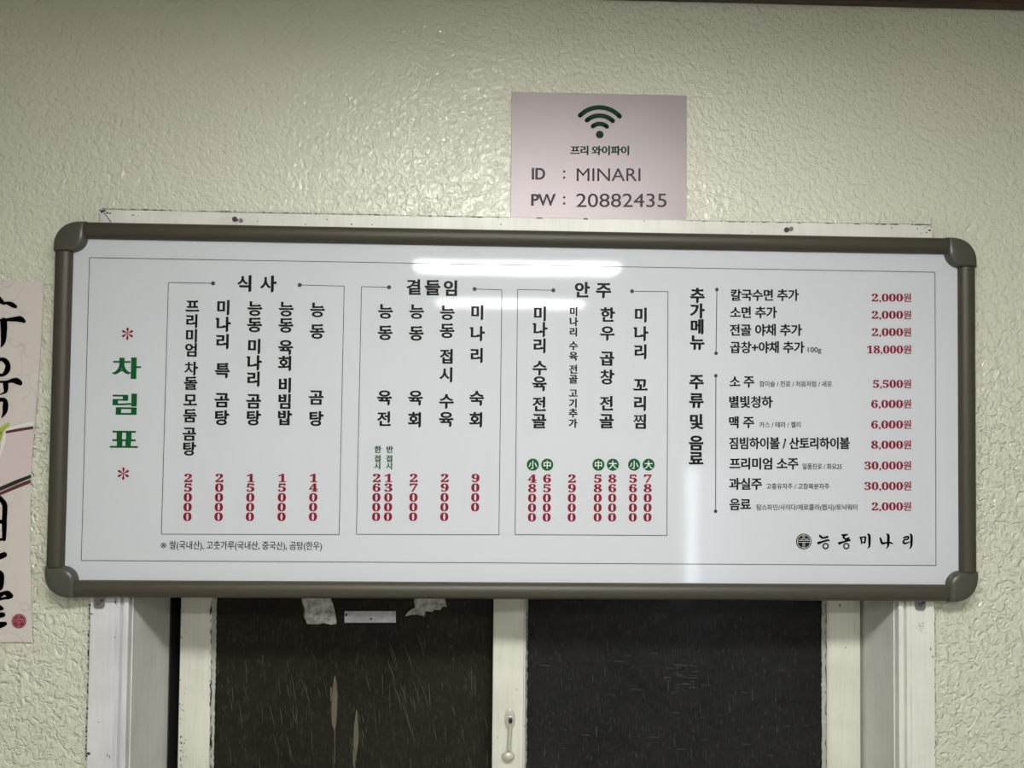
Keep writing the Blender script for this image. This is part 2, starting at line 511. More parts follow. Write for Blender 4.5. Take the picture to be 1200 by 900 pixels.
# profile across the casing: (distance from the outer edge, front y); bead and groove next to the opening
PROF = [(0.0, 0.0), (0.0, -0.0105), (0.0015, -0.012), (0.040, -0.012), (0.0412, -0.0095), (0.0435, -0.0095), (0.0445, -0.013), (0.0485, -0.013),
        (0.0497, -0.006), (0.0545, -0.006), (0.0552, -0.0135), (cs, -0.0135), (cs, 0.0)]
def casing(path, m):
    bm = bmesh.new(); loft(bm, path); return wpart('casing', bm, m, smooth=False)
xl, xr = OX0 - cs, OX1 + cs
casing([[(xl + d, y, z if z < 1 else CZ - d) for d, y in PROF] for z in (OZ0, CZ)], M['casing_lilac'])
casing([[(xr - d, y, z if z < 1 else CZ - d) for d, y in PROF] for z in (OZ0, CZ)], M['casing'])
casing([[(xl + 0.0003 + d, y, CZ - d + 0.0002) for d, y in PROF], [(xr - 0.0003 - d, y, CZ - d + 0.0002) for d, y in PROF]], M['casing'])
wbox('sill', OX0 - 0.09, OX1 + 0.09, -0.05, 0.2, OZ0 - 0.04, OZ0, M['casing'], bevel=0.004)
wbox('jamb', OX0 - 0.0, OX0 + 0.0015, -0.0005, 0.139, OZ0, OZ1, M['jamb'], bevel=0)
wbox('jamb', OX1 - 0.0015, OX1, -0.0005, 0.21, OZ0, OZ1, M['jamb'], bevel=0)
wbox('jamb', OX0, OX1, -0.0005, 0.21, OZ1 - 0.0015, OZ1, M['jamb'], bevel=0)
wbox('gap_shade', OX0, OX0 + 0.004, 0.139, 0.21, OZ0, OZ1, M['black_void'], bevel=0)  # black strip paints the shadow in the gap between jamb and left sash
wbox('blackout_panel', OX0, OX1, 0.205, 0.212, OZ0, OZ1, M['black_void'], bevel=0)  # unseen black sheet added so the space behind the panes stays dark

YR, YL = 0.100, 0.140     # fronts of the right and the left sash
def X(px, py, y): return at(px, py, y).x
def sash(y0, xs, glass_x, gm, th=0.034):
    s = empty('sash', (0, 0, 0), win)
    s.location = (xs[0] - WO.x, 0, 0)
    off = s.location
    def sb(name, x0, x1, ya, yb, z0, z1, m, bevel=0.0012):
        bm = bmesh.new(); add_box(bm, x0, x1, ya, yb, z0, z1)
        bmesh.ops.translate(bm, verts=bm.verts, vec=-WO - Vector(off))
        return from_bm(name, bm, m, s, bevel=bevel, smooth=True, seg=2)
    g0, g1 = glass_x
    zt, zb = OZ1 - 0.004, OZ0 + 0.004
    sb('stile', xs[0], g0, y0, y0 + th, zb, zt, M['sash'])
    sb('stile', g1, xs[1], y0, y0 + th, zb, zt, M['sash'])
    sb('rail', g0, g1, y0, y0 + th, zt - 0.05, zt, M['sash'])
    sb('rail', g0, g1, y0, y0 + th, zb, zb + 0.06, M['sash'])
    # ragged glazing putty along the glass
    for a, b in ((g0, g0 + 0.0045), (g1 - 0.0045, g1)):
        bm = bmesh.new(); rnd = random.Random(int(a * 1000))
        zz = zb + 0.06; rings = []
        while zz < zt - 0.05:
            j = rnd.uniform(-0.0006, 0.0006) * (1 if rnd.random() < 0.8 else 1.8)
            if a == g0: rings.append([(a, y0 + 0.004, zz), (b - 0.001 + j, y0 + 0.013, zz), (a, y0 + 0.02, zz)])
            else: rings.append([(b, y0 + 0.004, zz), (b, y0 + 0.02, zz), (a + 0.001 + j, y0 + 0.013, zz)])
            zz += rnd.uniform(0.002, 0.006)
        loft(bm, rings)
        bmesh.ops.translate(bm, verts=bm.verts, vec=-WO - Vector(off))
        from_bm('putty', bm, M['casing'], s)
    sb('glass_pane', g0, g1, y0 + 0.015, y0 + 0.019, zb + 0.055, zt - 0.045, gm, bevel=0)
    return s, off
sl, sl_off = sash(YL, (X(210, 800, YL), X(600, 800, YL)), (X(247, 800, YL), X(592, 800, YL)), M['glass_left'])
sr, sr_off = sash(YR, (X(577.5, 800, YR), X(1008.5, 800, YR)), (X(616, 800, YR), X(969, 800, YR)), M['glass_right'])

# ------------------------------------------------------------------ menu board
ROLL = 0.00227
board = tag(empty('menu_board', (0, -0.02, Z0)), 'wide white Korean menu board in a bronze brown frame above the window', 'menu board')
board.rotation_euler = (0, ROLL, 0)
PF = 0.0                      # local y of the printed face
def bl(px, py):
    """pixel -> board's own (x, z)"""
    p = at(px, py, -0.0205); x, z = p.x, p.z - Z0
    c, s = math.cos(ROLL), math.sin(ROLL)
    return (c * x - s * z, s * x + c * z)
HX0, HX1, HZ0, HZ1 = -0.7465, 0.7590, -0.3005, 0.3000
RW = 0.0262                   # rail width
bm = bmesh.new(); add_box(bm, HX0 + 0.018, HX1 - 0.018, 0.0, 0.0065, HZ0 + 0.018, HZ1 - 0.018)
from_bm('printed_sheet', bm, M['sheet'], board)

def rail(a, b, inward):
    """rounded aluminium channel from a to b, outer edge on the line ab"""
    a, b, n = Vector(a), Vector(b), Vector(inward)
    prof = []
    for k in range(15):
        t = math.pi * k / 14
        # flattened half round: outer side rises from the wall, inner lip drops on the sheet
        u = RW / 2 - math.cos(t) * RW / 2
        y = -0.0125 * (math.sin(t) ** 0.75) - 0.001
        prof.append((u, y))
    prof = [(0.0, 0.0075)] + prof + [(RW, 0.0), (RW, 0.0)][:1]
    prof.append((RW, 0.0075))
    bm = bmesh.new()
    loft(bm, [[(p.x + n.x * u, y, p.y + n.y * u) for u, y in prof] for p in (a, b)])
    from_bm('frame_rail', bm, M['rail'], board, smooth=True)
C_ = 0.049
rail((HX0 + C_, HZ1), (HX1 - C_, HZ1), (0, -1)); rail((HX0 + C_, HZ0), (HX1 - C_, HZ0), (0, 1))
rail((HX0, HZ0 + C_), (HX0, HZ1 - C_), (1, 0)); rail((HX1, HZ0 + C_), (HX1, HZ1 - C_), (-1, 0))
def cap(cx, cz, sx, sz):
    pts = []
    R = 0.040
    for k in range(13):
        t = math.pi * k / 24
        pts.append((R - R * math.sin(t) if False else R - R * math.cos(t), R - R * math.sin(t)))
    pts = [(0.0, C_ + 0.0008)] + pts + [(C_ + 0.0008, 0.0)]
    r2 = C_ - RW + 0.0010
    for k in range(11):
        t = math.pi / 2 * k / 10
        pts.append((RW - 0.0005 + r2 * math.cos(t), RW - 0.0005 + r2 * math.sin(t)))
    ce = Vector((0.0270, 0.0270))
    rings = []
    for s, y in ((1.0, 0.0075), (1.0, -0.005), (0.985, -0.0085), (0.94, -0.0118), (0.86, -0.0140), (0.70, -0.0152), (0.45, -0.0158), (0.2, -0.0160)):
        rings.append([(cx + sx * (ce.x + (p[0] - ce.x) * s), y, cz + sz * (ce.y + (p[1] - ce.y) * s)) for p in pts])
    bm = bmesh.new(); loft(bm, rings)
    from_bm('corner_cap', bm, M['cap'], board, smooth=True)
for cx, sx in ((HX0 - 0.0005, 1), (HX1 + 0.0005, -1)):
    for cz, sz in ((HZ0 - 0.0005, 1), (HZ1 + 0.0005, -1)):
        cap(cx, cz, sx, sz)

# ---- print on the board
PX = 1.4025e-3 * 1.0           # metres per photo pixel on the board's plane near its middle
HEAVY = (1.25, 0.040, 0.025)
HEAD = (0.9, 0.044, 0.030)
SMALL = (0.9, 0.042, 0.026)
FINE = (0, 0.012, 0.010)
DIG = (0, 0.020, 0.014)

def column(name, chars, em, style, material, label=None, xs=1.0, cy=0.38):
    """chars: [(char, px, py)], each glyph centred on its pixel; em in photo pixels"""
    ink = Ink()
    loc = [bl(px, py) for _, px, py in chars]
    mx = sum(p[0] for p in loc) / len(loc)
    for (ch, px, py), (x, z) in zip(chars, loc):
        gs = glyph_polys(ch, style)
        xsall = [p[0] for g in gs for p in g[0]]
        if ord(ch[0]) > 0xAC00 and ord(ch[0]) < 0xD7B0: cx = 0.46
        else: cx = (min(xsall) + max(xsall)) / 2
        s = em * PX
        for g in gs:
            ink.group(g, lambda p: (mx + (p[0] - cx) * s * xs, z + (p[1] - cy) * s))
    return ink.build(name, material, board, PF - 0.0004, label)

def run(name, text, px0, px1, py, em, style, material, cy=0.38, label=None, py1=None, parent=None, loc=bl, y=None):
    ink = Ink()
    gs = glyph_polys(text, style)
    xsall = [p[0] for g in gs for p in g[0]]
    a, b = min(xsall), max(xsall)
    (xa, za), (xb, zb) = loc(px0, py), loc(px1, py if py1 is None else py1)
    s = em * PX; k = (xb - xa) / (b - a)
    for g in gs:
        ink.group(g, lambda p: (xa + (p[0] - a) * k, za + (zb - za) * (p[0] - a) / (b - a) + (p[1] - cy) * s))
    return ink.build(name, material, parent or board, PF - 0.0004 if y is None else y, label)

BK, RD, GN, GY = M['ink_black'], M['ink_red'], M['ink_green'], M['ink_grey']
def math_digits(s): return [chr(0x1D7CE + int(c)) if c.isdigit() else c for c in s]
def price_col(s, x0, x1, ys):
    cs = math_digits(s); n = len(cs)
    column('price', [(c, x0 + (x1 - x0) * i / max(n - 1, 1), ys[i]) for i, c in enumerate(cs)], 12.9, DIG, RD, xs=1.38, cy=0.355)
def lerp_col(name, chars, x0, x1, em, style, m):
    # one object per word of the dish's name
    gap = min(b[1] - a[1] for a, b in zip(chars, chars[1:])); words = [[chars[0]]]
    for a, b in zip(chars, chars[1:]):
        if b[1] - a[1] > 1.17 * gap: words.append([])
        words[-1].append(b)
    for wd in words:
        column(name, [(c, x0 + (x1 - x0) * (y - 350) / 140.0, y) for c, y in wd], em, style, m)

def bracket(lx, rx, yl, yr, ldot, rdot, bx0, bx1, by0, by1):
    ink = Ink(); w = 0.0011
    a, b = bl(bx0, by0), bl(bx1, by1); c, d = bl(lx, yl), bl(rx, yr); e, f = bl(*ldot), bl(*rdot)
    ink.line(a, b, w); ink.line(a, c, w); ink.line(b, d, w); ink.line(c, e, w); ink.line(d, f, w)
    ink.disc(e, 0.0034, 16); ink.disc(f, 0.0034, 16)
    ink.build('box_outline', GY, board, PF - 0.0003)

ink = Ink()
q = [bl(105.5, 302.2), bl(1096.4, 318.7), bl(1096.4, 662.6), bl(94.4, 657)]
xa, xb = (q[0][0] + q[3][0]) / 2, (q[1][0] + q[2][0]) / 2; za, zb = (q[0][1] + q[1][1]) / 2, (q[2][1] + q[3][1]) / 2
for a, b in (((xa, za), (xb, za)), ((xb, za), (xb, zb)), ((xb, zb), (xa, zb)), ((xa, zb), (xa, za))): ink.line(a, b, 0.0011)
ink.build('border_outline', GY, board, PF - 0.0003)

bracket(197.3, 403.3, 331.1, 335.3, (249.6, 332), (351.2, 334), 189, 397.4, 626, 626.6)
bracket(423.6, 588.1, 335.9, 339.7, (455.9, 336.6), (556.2, 338.7), 417.6, 584.7, 626.2, 626.8)
bracket(606.6, 782.8, 339.3, 341.7, (648.5, 340.2), (740.7, 341.3), 603.6, 781.7, 626.6, 627.6)
for a, b in (((840.1, 339.3), (839.2, 414)), ((838.9, 440.3), (838.6, 599.2))):
    ink = Ink(); p, q = bl(*a), bl(*b)
    ink.line(p, q, 0.0013); ink.disc(p, 0.0030, 16); ink.disc(q, 0.0030, 16)
    ink.build('divider_line', GY, board, PF - 0.0003)

# title
TITLE = (0, 0.050, 0.006)
for _g in (('차', 148, 431.2), ('림', 146.6, 473.6), ('표', 145.4, 515)):
    column('title_lettering', [_g], 27, TITLE, GN, xs=1.28)
for x, y in ((149.4, 391), (144.5, 555)):
    ink = Ink(); c = bl(x, y)
    for k in range(6):
        t = math.pi / 2 + k * math.pi / 3
        u = Vector((math.cos(t), math.sin(t))); n = Vector((-u.y, u.x)); r = 0.0100
        cc = Vector(c)
        pts = [cc + u * 0.0012 - n * 0.0003, cc + u * r * 0.72 - n * 0.0019, cc + u * r * 0.92 - n * 0.0017, cc + u * r, cc + u * r * 0.92 + n * 0.0017, cc + u * r * 0.72 + n * 0.0019, cc + u * 0.0012 + n * 0.0003]
        ink.poly([(p.x, p.y) for p in pts])
    ink.disc(c, 0.0012, 8)
    ink.build('asterisk_mark', RD, board, PF - 0.0004)

# section headings
column('section_heading', [('식', 287, 332), ('사', 313.8, 332.6)][:1], 20, HEAD, BK)
column('section_heading', [('사', 314.2, 332.4)], 20, HEAD, BK)
for ch, x, y in (('곁', 485, 336.4), ('들', 506.9, 337), ('임', 528.4, 337.6), ('안', 682, 339.6), ('주', 707.3, 340)):
    column('section_heading', [(ch, x, y)], 19.5, HEAD, BK)

# first box
E1 = 18.3
lerp_col('item_lettering', list(zip('프리미엄차돌모둠곰탕', (358.9, 376.1, 393.4, 410, 431.7, 449, 469, 487, 508.5, 525.8))), 225.6, 222.4, 16.7, HEAVY, BK)
lerp_col('item_lettering', list(zip('미나리특곰탕', (360.2, 380, 400, 434, 468.7, 489.4))), 262.0, 259.6, E1, HEAVY, BK)
lerp_col('item_lettering', list(zip('능동미나리곰탕', (361.4, 380.5, 405.8, 425, 444, 470, 489.6))), 298.8, 296.8, E1, HEAVY, BK)
lerp_col('item_lettering', list(zip('능동육회비빔밥', (362, 381, 406.8, 425.6, 451.3, 470.4, 489.6))), 335.6, 333.4, E1, HEAVY, BK)
lerp_col('item_lettering', list(zip('능동곰탕', (363, 388.2, 465.6, 490.4))), 372.2, 370.2, E1, HEAVY, BK)
PY = (560.2, 571.4, 582.9, 594.3, 605.6)
for s, a, b in (('25000', 220.6, 219.6), ('20000', 257, 256.2), ('15000', 293.8, 292.8), ('15000', 330.8, 329.8), ('14000', 367.6, 366.6)):
    price_col(s, a, b, PY)
# second box
lerp_col('item_lettering', list(zip('능동육전', (364.8, 389.7, 465.8, 490.8))), 451.9, 450.2, E1, HEAVY, BK)
lerp_col('item_lettering', list(zip('능동육회', (365, 390.4, 466, 491.7))), 488.4, 486.6, E1, HEAVY, BK)
lerp_col('item_lettering', list(zip('능동접시수육', (366.3, 387.4, 417.6, 439, 470, 491))), 524.3, 522.9, E1, HEAVY, BK)
lerp_col('item_lettering', list(zip('미나리숙회', (366, 390.8, 416.3, 466.4, 491.7))), 559.6, 558.4, E1, HEAVY, BK)
for t, x in (('한접시', 442.6), ('반접시', 456.4)):
    column('portion_lettering', [(c, x, y) for c, y in zip(t, (526.7, 537.4, 546))], 8.6, SMALL, M['ink_dark_green'])
for s, a, b in (('26000', 441.6, 440.6), ('13000', 455.4, 454.5), ('27000', 485, 484), ('29000', 521.3, 520.5), ('9000', 557.2, 556.8)):
    price_col(s, a, b, PY)
# third box
lerp_col('item_lettering', list(zip('미나리수육전골', (367.6, 386, 405, 431, 449.4, 473.4, 493.3))), 633.2, 631.9, E1, HEAVY, BK)
lerp_col('item_lettering', list(zip('미나리수육전골고기추가', (365, 377, 389, 405, 417.3, 432.7, 444.3, 460.7, 472.6, 484, 496))), 672.4, 671.6, 11.2, SMALL, BK)
lerp_col('item_lettering', list(zip('한우곱창전골', (368.7, 390.3, 420, 441.8, 472.6, 493.3))), 712.2, 710.8, E1, HEAVY, BK)
lerp_col('item_lettering', list(zip('미나리꼬리찜', (369, 390.8, 412, 451.3, 472.6, 493.9))), 751.4, 750.2, E1, HEAVY, BK)
for ch, x in (('小', 624.4), ('中', 641.3), ('中', 701.3), ('大', 718.2), ('小', 743.1), ('大', 760.1)):
    ink = Ink(); c = bl(x, 544.6); ink.disc(c, 7.1 * PX, 32)
    ink.build('size_badge', M['ink_green'], board, PF - 0.0003)
    column('size_lettering', [(ch, x, 544.6)], 10.2, (0, 0.012, 0.012), M['ink_white'], cy=0.38)
    board.children[-1].location.y = -0.0002
for s, a, b in (('48000', 623.7, 623.5), ('65000', 640.9, 640.8), ('29000', 670.2, 670.1), ('58000', 700.5, 700.4), ('86000', 717.5, 717.4), ('56000', 741.8, 741.6), ('78000', 759.1, 758.9)):
    price_col(s, a, b, tuple(y + 0.7 for y in PY))
run('footnote_lettering', '쌀(국내산), 고춧가루(국내산, 중국산), 곰탕(한우)', 198.4, 377.2, 638.6, 10.6, (0, 0.012, 0.008), BK, py1=639.6)

run('footnote_lettering', '※', 187.8, 195.2, 638.6, 12.5, (0, -0.004, -0.004), BK)
# right part
column('section_heading', [(c, 817.2, y) for c, y in zip('추가메뉴', (346, 364.3, 382.6, 401))], 18.6, HEAD, BK)
column('section_heading', [(c, 816.0, y) for c, y in zip('주류및음료', (447.3, 469, 494, 519, 537.3))], 18.6, HEAD, BK)
ROW = (1.1, 0.036, 0.022)
for t, x0, x1, y in (('칼국수면 추가', 855.6, 936.4, 345.7), ('소면 추가', 855, 910.8, 366), ('전골 야채 추가', 855, 940, 386.7), ('곱창+야채 추가', 855, 943, 407),
                     ('소 주', 854.5, 884, 447.2), ('별빛청하', 854.5, 905.8, 471), ('맥 주', 854.3, 884, 494.8), ('짐빔하이볼 / 산토리하이볼', 854.3, 996, 519.4),
                     ('프리미엄 소주', 854.3, 935.8, 543.3), ('과실주', 854.3, 893.2, 567), ('음료', 854.3, 880.2, 591)):
    run('item_lettering', t, x0, x1, y, 14.8, ROW, BK)
for t, x0, x1, y in (('참이슬 / 진로 / 처음처럼 / 새로', 890, 975, 449.9), ('카스 / 테라 / 켈리', 890, 938.4, 497.7), ('일품진로 / 화요25', 940.4, 986.6, 546.6),
                     ('고흥유자주 / 고창복분자주', 898.2, 971.9, 569.9), ('탐스파인/사이다/제로콜라(펩시)/토닉워터', 886.7, 1004.6, 594.4)):
    run('note_lettering', t, x0, x1, y, 7.6, FINE, BK)
run('note_lettering', '100g', 946.6, 962.6, 410.2, 8.4, FINE, BK, cy=0.30)
for t, x0, y in (('2,000', 1021.6, 348.8), ('2,000', 1021.6, 369), ('2,000', 1021.6, 389.2), ('18,000', 1016, 409.6), ('5,500', 1023, 449.9), ('6,000', 1021, 473.4),
                 ('6,000', 1021, 497.5), ('8,000', 1021, 521.2), ('30,000', 1013, 545.6), ('30,000', 1013, 569.6), ('2,000', 1021.6, 593.5)):
    run('price', ''.join(math_digits(t)).replace(',', '\U0001D7CE'.replace('\U0001D7CE', ',')), x0, 1058.2, y, 12.6, (0, 0.014, 0.010), RD, cy=0.355)
    column('price', [('원', 1063.6, y)], 11.4, (0.7, 0.026, 0.014), RD)

# maker's mark and hand-lettered shop name
def mark(cpx, cpy, r, parent, loc, y, m_dark, m_line, name):
    c = loc(cpx, cpy)
    i = Ink(); i.disc(c, r, 36); i.build(name, m_dark, parent, y)
    i = Ink(); i.ring(c, r * 0.82, r * 0.87)
    for zz in (-0.10, 0.14): i.rect(c[0] - 0.82 * r, c[0] + 0.82 * r, c[1] + zz * r - 0.024 * r, c[1] + zz * r + 0.024 * r)
    i.rect(c[0] - 0.5 * r, c[0] - 0.1 * r, c[1] + 0.27 * r, c[1] + 0.33 * r); i.rect(c[0] + 0.1 * r, c[0] + 0.6 * r, c[1] + 0.27 * r, c[1] + 0.33 * r)
    for xx in (-0.10, 0.10):
        i.rect(c[0] + xx * r - 0.025 * r, c[0] + xx * r + 0.025 * r, c[1] - 0.8 * r, c[1] - 0.12 * r)
        i.rect(c[0] + xx * r - 0.025 * r, c[0] + xx * r + 0.025 * r, c[1] + 0.3 * r, c[1] + 0.8 * r)
    i.build(name + '_lines', m_line, parent, y - 0.0002)
mark(942, 634.6, 9.2 * PX, board, bl, PF - 0.0003, BK, M['ink_white'], 'round_mark')
def strokes(name, ss, ox, oy, k, parent, loc, y, m, extra=()):
    i = Ink()
    for s in ss:
        i.brush([(*loc(ox + p[0] / k, oy + p[1] / k), p[2] / k * PX) for p in s])
    return i.build(name, m, parent, y)
# strokes traced in a 10x grid whose corner is pixel (955, 620)
NM = {
 '능': ([(58, 78, 18), (78, 96, 20), (100, 104, 16), (148, 92, 20)], [(42, 164, 24), (90, 148, 16), (150, 130, 16), (170, 138, 8)], [(95, 150, 10), (118, 138, 10)]),
 '동': ([(318, 70, 14), (345, 72, 20), (382, 64, 12)], [(350, 74, 16), (335, 98, 18), (360, 116, 14), (398, 104, 16)], [(286, 166, 24), (340, 150, 16), (400, 130, 18), (416, 138, 8)], [(358, 120, 12), (362, 142, 10)]),
 '미': ([(534, 98, 16), (545, 130, 16), (546, 172, 10)], [(540, 100, 12), (590, 94, 14), (588, 130, 16), (580, 164, 12)], [(546, 160, 10), (590, 154, 12)], [(622, 60, 14), (638, 80, 22), (640, 150, 22), (636, 205, 16), (614, 228, 4)]),
 '나': ([(768, 108, 16), (780, 150, 20), (796, 168, 20), (850, 158, 14), (886, 160, 16), (914, 174, 8)], [(848, 60, 14), (862, 80, 22), (860, 150, 22), (856, 200, 16), (836, 230, 4)]),
 '리': ([(1040, 104, 14), (1070, 92, 16), (1098, 92, 14), (1088, 118, 14), (1046, 128, 14), (1038, 158, 18), (1060, 168, 16), (1112, 150, 8)], [(1118, 62, 14), (1132, 80, 20), (1132, 150, 22), (1128, 205, 16), (1106, 234, 4)]),
}
for ch, ss in NM.items():
    o = strokes('shop_name_lettering', [[(a, b, c * 1.36) for a, b, c in q_] for q_ in ss], 955, 620, 10.0, board, bl, PF - 0.0004, BK)
    if ch in '능동':
        i = Ink(); c = bl(955 + (125 if ch == '능' else 368) / 10, 620 + 200 / 10)
        i.ring(c, 2.2 * PX, 3.9 * PX, 20); i.build('shop_name_lettering', BK, board, PF - 0.0004)

# mounting tabs that grip the board's lower edge, screwed to the casing
for px in (115.5, 1080.5):
    p = at(px, 707, -0.018)
    q = (p.x, 0.0, p.z - Z0)
    bm = bmesh.new()
    w_, h_ = 0.0085, 0.010
    ring = [(-w_, 0.012), (-w_, -h_ + 0.004), (-w_ + 0.0015, -h_ + 0.001), (-w_ + 0.004, -h_), (w_ - 0.004, -h_), (w_ - 0.0015, -h_ + 0.001), (w_, -h_ + 0.004), (w_, 0.012)]
    loft(bm, [[(q[0] + x, 0.0065, q[2] + z) for x, z in ring], [(q[0] + x, 0.0045, q[2] + z) for x, z in ring]])
    t = from_bm('mounting_tab', bm, M['steel'], board, smooth=False)
    bm = bmesh.new()
    for dx, dz, r in ((-0.001, -0.002, 0.0035), (0.004, 0.0015, 0.0022)):
        loft(bm, [[(q[0] + dx + r * s * math.cos(a * math.pi / 6), y, q[2] + dz + r * s * math.sin(a * math.pi / 6)) for a in range(12)] for s, y in ((1, 0.0045), (1, 0.003), (0.6, 0.0022))])
    from_bm('screw', bm, M['steel_dark'], t, smooth=False)

# ------------------------------------------------------------------ wifi sign standing on the head casing
sx0, sx1 = at(599.1, 180, -0.004).x, at(804.7, 180, -0.004).x
sz0, sz1 = CZ + 0.0002, at(700, 109.5, -0.004).z
sign = tag(empty('wifi_sign', ((sx0 + sx1) / 2, -0.0005, sz0)), 'pink brushed metal wifi password sign standing on the window casing above the menu board', 'sign')
SO = Vector(sign.location)
def spx(px, py):
    p = at(px, py, -0.0043); return (p.x - SO.x, p.z - SO.z)
bm = bmesh.new(); add_box(bm, sx0 - SO.x, sx1 - SO.x, -0.0030, 0.0, 0.0, sz1 - sz0)
from_bm('plate', bm, M['plate'], sign, bevel=0.0003, smooth=True, seg=1)
SY = -0.0034
i = Ink(); c = spx(702.9, 157.6)
SP = 1.4175e-3
i.disc(c, 4.6 * SP, 24)
i.build('wifi_symbol', M['plate_green'], sign, SY)
for r, aw in ((68 / 5.333, 40), (121 / 5.333, 42.5), (173 / 5.333, 46.5)):
    i = Ink(); r *= SP; h = 14.5 / 5.333 * SP
    a0, a1 = math.radians(90 - aw), math.radians(90 + aw)
    i.ring(c, r - h, r + h, 24, a0, a1)
    for a in (a0, a1): i.disc((c[0] + r * math.cos(a), c[1] + r * math.sin(a)), h, 16)
    i.build('wifi_symbol', M['plate_green'], sign, SY)
def srun(name, text, x0, x1, y, em, st, m, cy): run(name, text, x0, x1, y, em, st, m, cy=cy, parent=sign, loc=spx, y=SY)
srun('sign_lettering', '프리', 667.9, 689.6, 176, 12.2, (1.3, 0.044, 0.020), M['plate_green'], 0.38)
srun('sign_lettering', '와이파이', 693.2, 737.4, 176.2, 12.2, (1.3, 0.044, 0.020), M['plate_green'], 0.38)
srun('sign_lettering', 'ID', 623.2, 639.0, 203.2, 19.6, (0, 0.034, 0.018), M['plate_ink'], 0.36)
srun('sign_lettering', 'PW', 622.4, 651.4, 233.8, 19.6, (0, 0.034, 0.018), M['plate_ink'], 0.36)
for y0 in (200.9, 231.2):
    i = Ink()
    for dy in (0, 7.2):
        x, z = spx(661.3 - 0.1, y0 + dy); i.rect(x - 0.0018, x + 0.0018, z - 0.0018, z + 0.0018)
    i.build('sign_lettering', M['plate_ink'], sign, SY)
srun('sign_lettering', 'MINARI', 675.8, 750.6, 204.2, 22.4, (0, 0.002, 0.001), M['plate_ink'], 0.36)
srun('sign_lettering', '20882435', 675.3, 781.3, 234.4, 23.4, (0, 0.004, 0.003), M['plate_ink'], 0.355)

# ------------------------------------------------------------------ paper poster at the left
PYY = -0.0040
edge = [(51.0, 331), (50.6, 345), (49.5, 372), (48.0, 395), (46.8, 420), (44.6, 447), (42.5, 475), (40.5, 500), (37.2, 540), (36.0, 570), (35.4, 600), (35.4, 650), (36.4, 700), (38.0, 752.5)]
ep = [at(x, y, PYY) for x, y in edge]
px_l = ep[-1].x - 0.36
poster = tag(empty('paper_poster', (px_l + 0.18, -0.0005, ep[-1].z)), 'cream paper poster with black brush lettering at the left edge beside the menu board', 'poster')
PO = Vector(poster.location)
def ppx(px, py):
    p = at(px, py, PYY - 0.0004); return (p.x - PO.x, p.z - PO.z)
bm = bmesh.new()
rings = []
n = 10
for k, p in enumerate(ep):
    ring = []
    for j in range(n + 1):
        x = px_l + (p.x - px_l) * j / n
        ring.append((x, p.z))
    rings.append(ring)
fr = [[bm.verts.new((x - PO.x, PYY + 0.0005, z - PO.z)) for x, z in r] for r in rings]
bk = [[bm.verts.new((x - PO.x, PYY + 0.0009, z - PO.z)) for x, z in r] for r in rings]
for g, rev in ((fr, False), (bk, True)):
    for a, b in zip(g, g[1:]):
        for j in range(n):
            f = (a[j], b[j], b[j + 1], a[j + 1]); bm.faces.new(f[::-1] if rev else f)
def side(a, b, c, d): bm.faces.new((a, b, c, d))
for k in range(len(ep) - 1):
    side(fr[k][n], fr[k + 1][n], bk[k + 1][n], bk[k][n]); side(fr[k + 1][0], fr[k][0], bk[k][0], bk[k + 1][0])
for j in range(n):
    side(fr[0][j], fr[0][j + 1], bk[0][j + 1], bk[0][j]); side(fr[-1][j + 1], fr[-1][j], bk[-1][j], bk[-1][j + 1])
from_bm('paper_sheet', bm, M['poster'], poster)
PI = PYY - 0.0001
def ppoly(name, pts, m, lift=0.0):
    i = Ink(); i.poly([ppx(*p) for p in pts]); return i.build(name, m, poster, PI - lift)
ppoly('printed_tray', [(-30, 520), (6, 505.5), (39.5, 500), (36.6, 545), (35.9, 556), (0, 575), (-30, 590)], M['poster_tray'], 0.0001)
ppoly('printed_tray_rim', [(-30, 515), (8, 502), (26, 496.5), (39.6, 494), (39.4, 498), (10, 504.5), (-30, 520)], M['ink_white'], 0.0002)
ppoly('printed_tray_bar', [(7, 505), (22, 502), (39.2, 499.5), (39, 502.8), (22, 505.5), (7, 508)], M['stick_red'], 0.0003)
ppoly('printed_tray_rim', [(3, 512), (6.5, 505), (7.5, 509), (6, 520), (2, 531), (-2, 545), (0, 530)], M['ink_white'], 0.0003)
ppoly('printed_chopstick', [(-30, 584), (0, 570.5), (20, 562), (36.5, 556), (36.3, 560), (0, 575.5), (-30, 588)], M['brush_ink'], 0.0002)
ppoly('printed_chopstick', [(-30, 591), (0, 577), (20, 568), (36.2, 561.8), (36.0, 565.8), (0, 580.5), (-30, 595)], M['stick_red'], 0.0002)
i = Ink(); i.brush([(*ppx(-6, 510), 6 * PX), (*ppx(3, 503), 6 * PX), (*ppx(11, 496), 3 * PX)], True); i.brush([(*ppx(-4, 520), 5 * PX), (*ppx(1, 512), 4 * PX), (*ppx(2, 506), 2 * PX)], True); i.build('printed_leaf', M['leaf'], poster, PI - 0.0003)
